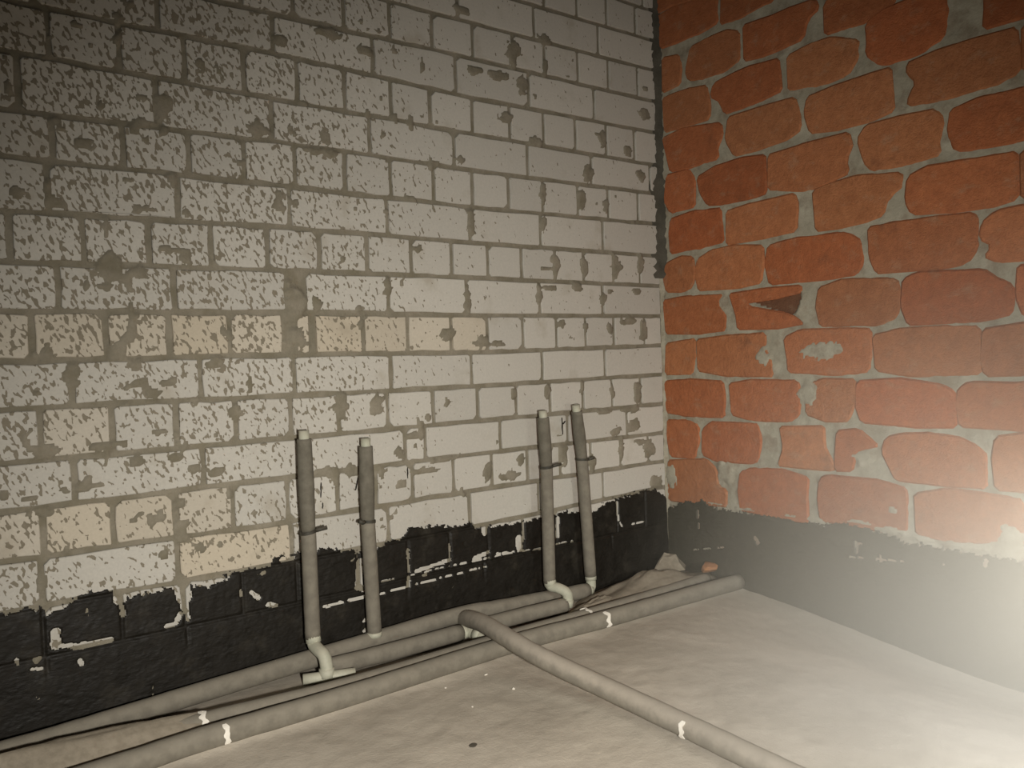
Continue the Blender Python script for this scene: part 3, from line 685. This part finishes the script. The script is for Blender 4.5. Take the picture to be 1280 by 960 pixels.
def tube(name, path, radius, material, parent=None, sides=20, wobble=0.0, hollow=0.0, seed=0):
    """round bar along a path; hollow = bore radius gives an open end"""
    r = random.Random(seed); bm = bmesh.new(); rings = []
    rad = radius if callable(radius) else (lambda t: radius)
    n = len(path); prev = None
    for i, p in enumerate(path):
        t = (path[min(i + 1, n - 1)] - path[max(i - 1, 0)]).normalized()
        if prev is None: u = t.cross(Vector((0.31, 0.17, 1)) if abs(t.z) < .9 else Vector((1, 0.2, 0))).normalized()
        else: u = (prev - t * prev.dot(t)).normalized()
        prev = u; v = t.cross(u)
        R0 = rad(i / max(1, n - 1)) * (1 + r.uniform(-wobble, wobble))
        rings.append([bm.verts.new(p + (u * math.cos(a) + v * math.sin(a)) * R0) for a in (2 * math.pi * k / sides for k in range(sides))])
    for A_, B_ in zip(rings[:-1], rings[1:]):
        for k in range(sides): bm.faces.new((A_[k], A_[(k + 1) % sides], B_[(k + 1) % sides], B_[k]))
    for ring, c, dirn in ((rings[0], path[0], path[1] - path[0]), (rings[-1], path[-1], path[-2] - path[-1])):
        if hollow:
            inner = [bm.verts.new(c + (w.co - c).normalized() * hollow) for w in ring]
            deep = [bm.verts.new(w.co + dirn.normalized() * 0.02) for w in inner]
            for k in range(sides):
                j = (k + 1) % sides
                bm.faces.new((ring[k], ring[j], inner[j], inner[k])); bm.faces.new((inner[k], inner[j], deep[j], deep[k]))
            bm.faces.new(deep)
        else: bm.faces.new(ring)
    return from_bm(name, bm, material, parent, True)

def line(a, b, n):
    a, b = Vector(a), Vector(b); return [a + (b - a) * (i / n) for i in range(n + 1)]

def cable_tie(parent, c, radius, tail, tilt):
    """band round the sleeve with a locking head and a cut tail"""
    bm = bmesh.new(); sides = 24; h = 0.0035; th = 0.0022
    loops = []
    for rr, zz in ((radius, -h), (radius + th, -h), (radius + th, h), (radius, h)):
        ring = []
        for k in range(sides):
            a = 2 * math.pi * k / sides
            x, y = math.cos(a) * rr, math.sin(a) * rr
            ring.append(bm.verts.new((c[0] + x, c[1] + y, c[2] + zz + x * tilt)))
        loops.append(ring)
    for q in range(4):
        A_, B_ = loops[q], loops[(q + 1) % 4]
        for k in range(sides): bm.faces.new((A_[k], A_[(k + 1) % sides], B_[(k + 1) % sides], B_[k]))
    tie = from_bm('cable_tie', bm, M_TIE, parent)
    s = 1 if tail > 0 else -1
    a = Vector((c[0] + s * radius * 0.80, c[1] - radius * 0.62, c[2] + s * radius * 0.80 * tilt))
    tube('tie_tail', [a, a + Vector((s * 0.5 * abs(tail), -0.004, abs(tail) * 0.10 * s)), a + Vector((s * abs(tail) * 1.3, -0.006, 0.004))], 0.0046, M_TIE, tie, 8)
    return tie

def riser(top, joint, bottom, label, tie, elbow, seed, sleeve_r=0.0178, cap=0.020, collar=False):
    """insulated upright: two foam sleeves butted at a cable tie, a bare pipe end on top, a fitting at the foot"""
    top, joint, bottom = Vector(top), Vector(joint), Vector(bottom)
    root = empty('riser_pipe', bottom); tag(root, label, 'pipe', 'upright insulated pipes')
    up = (top - joint).normalized()
    t = tube('pipe_end', line(top - up * 0.03, top + up * cap, 3), 0.0122, M_PLASTIC, root, 18, hollow=0.0085); t['label'] = 'pale bare pipe end'
    swell = lambda q: sleeve_r * (0.96 + 0.10 * math.sin(math.pi * min(1, q * 1.05)) ** 2 * (0.6 + 0.6 * q)) * (0.93 if q > 0.97 else 1)
    pa = line(joint + Vector((0, 0, -0.002)), top, 14)[::-1]
    tube('foam_sleeve', pa, swell, M_SLEEVE, root, 20, 0.012, 0.0125, seed)
    pb = line(bottom, joint, 16)
    tube('foam_sleeve', pb, lambda q: sleeve_r * (1.02 - 0.02 * q), M_SLEEVE_DUSTY, root, 20, 0.012, 0.0125, seed + 1)['label'] = 'dustier lower foam sleeve'
    cable_tie(root, joint, sleeve_r * 0.98, *tie)
    if elbow:
        e = tube('elbow', smooth_path(elbow, 7), 0.0150, M_PLASTIC, root, 16); e['label'] = 'pale plastic elbow fitting'
        for q in (0, -1):
            p = Vector(elbow[q]); d = (Vector(elbow[1 if q == 0 else -2]) - p).normalized()
            tube('socket', line(p - d * 0.003, p + d * 0.018, 2), 0.0178, M_PLASTIC, e, 16)
    if collar:
        tube('tee_collar', line(bottom + Vector((0, 0, -0.006)), bottom + Vector((0, 0, 0.006)), 2), 0.0185, M_PLASTIC, root, 16)
    return root

r1 = riser((-1.314, -0.060, 0.564), (-1.313, -0.060, 0.345), (-1.312, -0.060, 0.092),
      'tall grey insulated pipe at far left with bare elbow on a short tee', (0.020, 0.15),
      [(-1.312, -0.060, 0.100), (-1.312, -0.064, 0.078), (-1.311, -0.085, 0.070), (-1.308, -0.108, 0.062), (-1.306, -0.116, 0.040), (-1.306, -0.117, 0.016)], 1)
tee = tube('tee', line((-1.356, -0.096, 0.014), (-1.246, -0.142, 0.014), 4), 0.0125, M_PLASTIC, r1, 14, hollow=0.008); tee['label'] = 'short pale bare tee lying on the floor'
riser((-1.149, -0.050, 0.531), (-1.151, -0.050, 0.345), (-1.144, -0.050, 0.060),
      'grey insulated pipe, second from left, standing straight on the rear floor pipe', (-0.014, -0.10), None, 2, collar=True)
riser((-0.584, -0.060, 0.563), (-0.577, -0.060, 0.420), (-0.579, -0.060, 0.083),
      'grey insulated pipe third from left, bare elbow bending forward at its foot', (0.020, 0.10),
      [(-0.579, -0.060, 0.092), (-0.578, -0.064, 0.074), (-0.568, -0.086, 0.070), (-0.556, -0.104, 0.060), (-0.552, -0.108, 0.044), (-0.556, -0.107, 0.022)], 3)
riser((-0.442, -0.046, 0.571), (-0.4225, -0.043, 0.425), (-0.400, -0.041, 0.066),
      'grey insulated pipe nearest the corner, leaning slightly left', (0.016, -0.05),
      [(-0.400, -0.041, 0.072), (-0.399, -0.041, 0.050), (-0.400, -0.042, 0.034), (-0.408, -0.042, 0.025), (-0.420, -0.042, 0.024)], 4)

def floor_pipe(name_label, pts, r, seed, group='insulated pipes along the floor', mat=M_SLEEVE_DUSTY):
    pts = [Vector(p) for p in pts]
    root = empty('floor_pipe', pts[0]); tag(root, name_label, 'pipe', group)
    s = tube('foam_sleeve', smooth_path(pts, 8), r, mat, root, 20, 0.02, 0.0125, seed)
    return root
P1 = floor_pipe('long grey insulated floor pipe nearest the white wall', [(-2.28, -0.078, 0.023), (-1.953, -0.073, 0.023), (-1.778, -0.065, 0.025), (-1.574, -0.052, 0.030), (-1.202, -0.043, 0.040), (-0.887, -0.049, 0.052), (-0.769, -0.050, 0.045), (-0.577, -0.036, 0.030), (-0.415, -0.041, 0.024)], 0.0225, 11)
P2 = floor_pipe('short grey insulated floor pipe between two bare elbows, second from the white wall', [(-1.298, -0.088, 0.023), (-1.098, -0.096, 0.023), (-0.916, -0.095, 0.023)], 0.0215, 12)
e = tube('elbow', smooth_path([(-0.925, -0.095, 0.023), (-0.905, -0.096, 0.023), (-0.893, -0.108, 0.022), (-0.888, -0.140, 0.018), (-0.880, -0.16, 0.016), (-0.855, -0.165, 0.016)], 7), 0.0155, M_PLASTIC, P2, 16); e['label'] = 'pale crossover fitting'
for a, b in (((-0.915, -0.095, 0.023), (-0.900, -0.098, 0.023)), ((-0.889, -0.125, 0.020), (-0.886, -0.145, 0.018))):
    tube('socket', line(a, b, 2), 0.0185, M_PLASTIC, e, 16)
P2b = floor_pipe('short grey insulated floor pipe running from the crossing pipe to the third upright', [(-0.845, -0.092, 0.023), (-0.771, -0.092, 0.023), (-0.66, -0.097, 0.023), (-0.562, -0.106, 0.023)], 0.0215, 13)
P3 = floor_pipe('half buried grey floor pipe behind the front one, under the crossing pipe', [(-2.28, -0.182, 0.020), (-1.889, -0.182, 0.020), (-1.618, -0.193, 0.021), (-1.3, -0.222, 0.021), (-0.846, -0.216, 0.021), (-0.506, -0.222, 0.022), (-0.20, -0.215, 0.022), (-0.06, -0.205, 0.022)], 0.0215, 14)
P4 = floor_pipe('long front grey floor pipe with white straps, reaching the red wall', [(-2.28, -0.305, 0.024), (-1.816, -0.288, 0.024), (-1.645, -0.276, 0.024), (-1.324, -0.276, 0.024), (-0.875, -0.262, 0.024), (-0.561, -0.278, 0.024), (-0.25, -0.286, 0.024), (-0.014, -0.296, 0.024)], 0.0235, 15)
PX = floor_pipe('grey insulated pipe crossing over the others out into the room', [(-0.876, -0.050, 0.036), (-0.884, -0.068, 0.044), (-0.896, -0.110, 0.057), (-0.915, -0.20, 0.070), (-0.936, -0.33, 0.070), (-0.938, -0.43, 0.060), (-0.925, -0.53, 0.046), (-0.911, -0.637, 0.034), (-0.905, -0.76, 0.026), (-0.908, -0.87, 0.024), (-0.915, -0.993, 0.023), (-0.923, -1.122, 0.023), (-0.94, -1.5, 0.023), (-0.95, -1.9, 0.023)], 0.0225, 16, mat=M_SLEEVE_CAKED)

def strap(parent, c, axis, radius, a0, a1, width, kink=0.0):
    """thin white band bent over a pipe from angle a0 to a1 (0 = towards the room, 90 = top)"""
    c, ax = Vector(c), Vector(axis).normalized()
    out = Vector((ax.y, -ax.x, 0)).normalized()
    if out.y > 0: out = -out
    bm = bmesh.new(); n = 10; rows = []
    for i in range(n + 1):
        a = math.radians(a0 + (a1 - a0) * i / n)
        d = out * math.cos(a) + Vector((0, 0, 1)) * math.sin(a)
        off = ax * (kink * math.sin(i * 1.1))
        w = width * (1 + 0.25 * math.sin(i * 1.7))
        rows.append([bm.verts.new(c + off + d * (radius + rr) + ax * s * w / 2) for rr, s in ((0, -1), (0.0022, -1), (0.0022, 1), (0, 1))])
    for A_, B_ in zip(rows[:-1], rows[1:]):
        for k in range(4): bm.faces.new((A_[k], A_[(k + 1) % 4], B_[(k + 1) % 4], B_[k]))
    bm.faces.new(rows[0]); bm.faces.new(rows[-1])
    o = from_bm('strap', bm, M_STRAP, parent); o['label'] = 'white strap end'
    return o
strap(P4, (-0.575, -0.277, 0.024), (1, -0.03, 0), 0.0242, -35, 70, 0.012, 0.004)
strap(P3, (-0.590, -0.221, 0.022), (1, 0.4, 0), 0.0222, 30, 120, 0.010, 0.004)
strap(P4, (-1.600, -0.276, 0.024), (1, 0, 0), 0.0242, -30, 62, 0.010, 0.0015)
strap(P3, (-1.615, -0.194, 0.021), (1, -0.1, 0), 0.0232, 15, 95, 0.011, 0.003)
strap(PX, (-0.907, -0.855, 0.024), (-0.1, 1, 0), 0.0232, -40, 45, 0.009, 0.002)

# ------------------------------------------------------------------ rubble and crumbs
def mound_mesh(cx, cy, rx, ry, h, seed, rot=0.0):
    n = 26; P = np.zeros((n, n, 3)); c, s = math.cos(rot), math.sin(rot)
    t = np.linspace(-1, 1, n); U_, V_ = np.meshgrid(t, t, indexing='ij')
    rr = np.sqrt(U_ ** 2 + V_ ** 2)
    H = np.clip(1 - rr, 0, 1) ** 0.8 * h * (0.45 + 1.1 * fbm(U_ + 3, V_ + 3, 4, seed, 3)) - 0.004
    x = cx + (U_ * rx) * c - (V_ * ry) * s; y = cy + (U_ * rx) * s + (V_ * ry) * c
    y = np.minimum(y, -0.003); x = np.minimum(x, -0.003)
    P[..., 0] = x; P[..., 1] = y; P[..., 2] = H + floor_z(x, y)
    return grid_mesh('dirt', P)
parts = [(-0.23, -0.125, 0.30, 0.135, 0.062, 5, 0.0), (-1.98, -0.176, 0.56, 0.066, 0.046, 6, 0.0), (-0.47, -0.150, 0.16, 0.045, 0.034, 7, 0.1)]
bm = bmesh.new()
for args in parts: bm.from_mesh(mound_mesh(*args))
o = from_bm('dirt', bm, M_DIRT, smooth=True)
tag(o, 'brown dirt and mortar dust drifted along the floor pipes and heaped in the corner', 'dirt', kind='stuff')

def chunk(name, loc, size, seed, material, rot=0.0):
    r = random.Random(seed); bm = bmesh.new()
    bmesh.ops.create_icosphere(bm, subdivisions=2, radius=1.0)
    planes = [Vector((r.uniform(-1, 1), r.uniform(-1, 1), r.uniform(-1, 1))).normalized() for _ in range(7)]
    for v in bm.verts:
        for p in planes:
            e = v.co.dot(p) - 0.62
            if e > 0: v.co -= p * e
        taper = 1.0 - 0.30 * (v.co.z + 0.6) if name == 'mortar_chunk' else 1.0
        v.co.x *= taper; v.co.y *= taper
        v.co.x *= size[0]; v.co.y *= size[1]; v.co.z *= size[2]
        v.co.rotate(Matrix.Rotation(rot, 3, 'Z'))
    lo = min(v.co.z for v in bm.verts)
    for v in bm.verts: v.co.z -= lo
    o = from_bm(name, bm, material); o.location = loc; return o
bm = bmesh.new()
wedge = [(-0.070, 0.010, 0.0), (-0.045, -0.040, 0.0), (0.020, -0.050, 0.0), (0.066, -0.012, 0.0), (0.05, 0.030, 0.0), (-0.02, 0.034, 0.0), (-0.030, 0.004, 0.030), (0.012, -0.016, 0.046), (0.026, 0.012, 0.042), (0.045, -0.006, 0.020), (-0.005, 0.018, 0.048)]
for v in wedge: bm.verts.new((v[0] + random.uniform(-.003, .003), v[1], v[2]))
r_ = bmesh.ops.convex_hull(bm, input=bm.verts[:])
bmesh.ops.subdivide_edges(bm, edges=bm.edges[:], cuts=1, use_grid_fill=True)
for v in bm.verts: v.co += Vector((random.uniform(-.003, .003), random.uniform(-.003, .003), random.uniform(-.002, .002) if v.co.z > .005 else 0))
o = from_bm('mortar_chunk', bm, M_DIRT); o.location = (-0.078, -0.070, 0.036); tag(o, 'pointed lump of brown mortar lying in the corner', 'rubble')
o = chunk('brick_shard', (-0.040, -0.205, 0.040), (0.042, 0.034, 0.020), 9, M_RED, 0.5); o.color = (0.42, 0.20, 0.09, 1); tag(o, 'orange brick shard on the pipe end by the red wall', 'rubble')
for i, (x, y, s) in enumerate(((-1.005, -0.330, .005), (-1.118, -0.330, .0035), (-1.010, -0.441, .0045), (-1.133, -0.456, .0035))):
    o = chunk('plaster_crumb', (x, y, float(floor_z(x, y)) - 0.001), (s, s * .8, s * .6), 30 + i, M_STRAP, i * 1.3)
    tag(o, ('tiny white crumb on the floor nearest the front pipe and the crossing pipe', 'tiny white crumb close to the front pipe, left of its neighbours', 'tiny white crumb on open concrete beside the crossing pipe', 'tiny white crumb on the concrete, nearest the camera')[i], 'rubble', 'white crumbs on the floor')

o = chunk('stain', (-1.232, -0.602, float(floor_z(-1.232, -0.602)) - 0.0008), (0.011, 0.009, 0.0014), 77, M_TIE); o.parent = floor; o['label'] = 'small dark stain'

# ------------------------------------------------------------------ dust hanging in the torch beam
def haze(loc, size, density):
    bm = bmesh.new(); bmesh.ops.create_icosphere(bm, subdivisions=3, radius=1.0)
    m = bpy.data.materials.new('dust_haze'); m.use_nodes = True; t = m.node_tree
    for nd in list(t.nodes):
        if nd.type == 'BSDF_PRINCIPLED': t.nodes.remove(nd)
    tc = t.nodes.new('ShaderNodeTexCoord'); ln = t.nodes.new('ShaderNodeVectorMath'); ln.operation = 'LENGTH'
    mr = t.nodes.new('ShaderNodeMapRange'); mr.interpolation_type = 'SMOOTHSTEP'
    mr.inputs[1].default_value = 1.0; mr.inputs[2].default_value = 0.0; mr.inputs[3].default_value = 0.0; mr.inputs[4].default_value = density
    vs_ = t.nodes.new('ShaderNodeVolumeScatter'); vs_.inputs['Color'].default_value = (1.0, 0.93, 0.79, 1); vs_.inputs['Anisotropy'].default_value = 0.0
    t.links.new(tc.outputs['Object'], ln.inputs[0]); t.links.new(ln.outputs['Value'], mr.inputs[0])
    t.links.new(mr.outputs[0], vs_.inputs['Density']); t.links.new(vs_.outputs[0], t.nodes['Material Output'].inputs['Volume'])
    o = from_bm('dust_haze', bm, m, smooth=True); o.location = loc; o.scale = size
    tag(o, 'pale dust haze glowing low in front of the red wall at lower right', 'haze', kind='stuff'); return o
haze((-0.72, -1.48, 0.16), (0.70, 0.86, 0.90), 1.4)
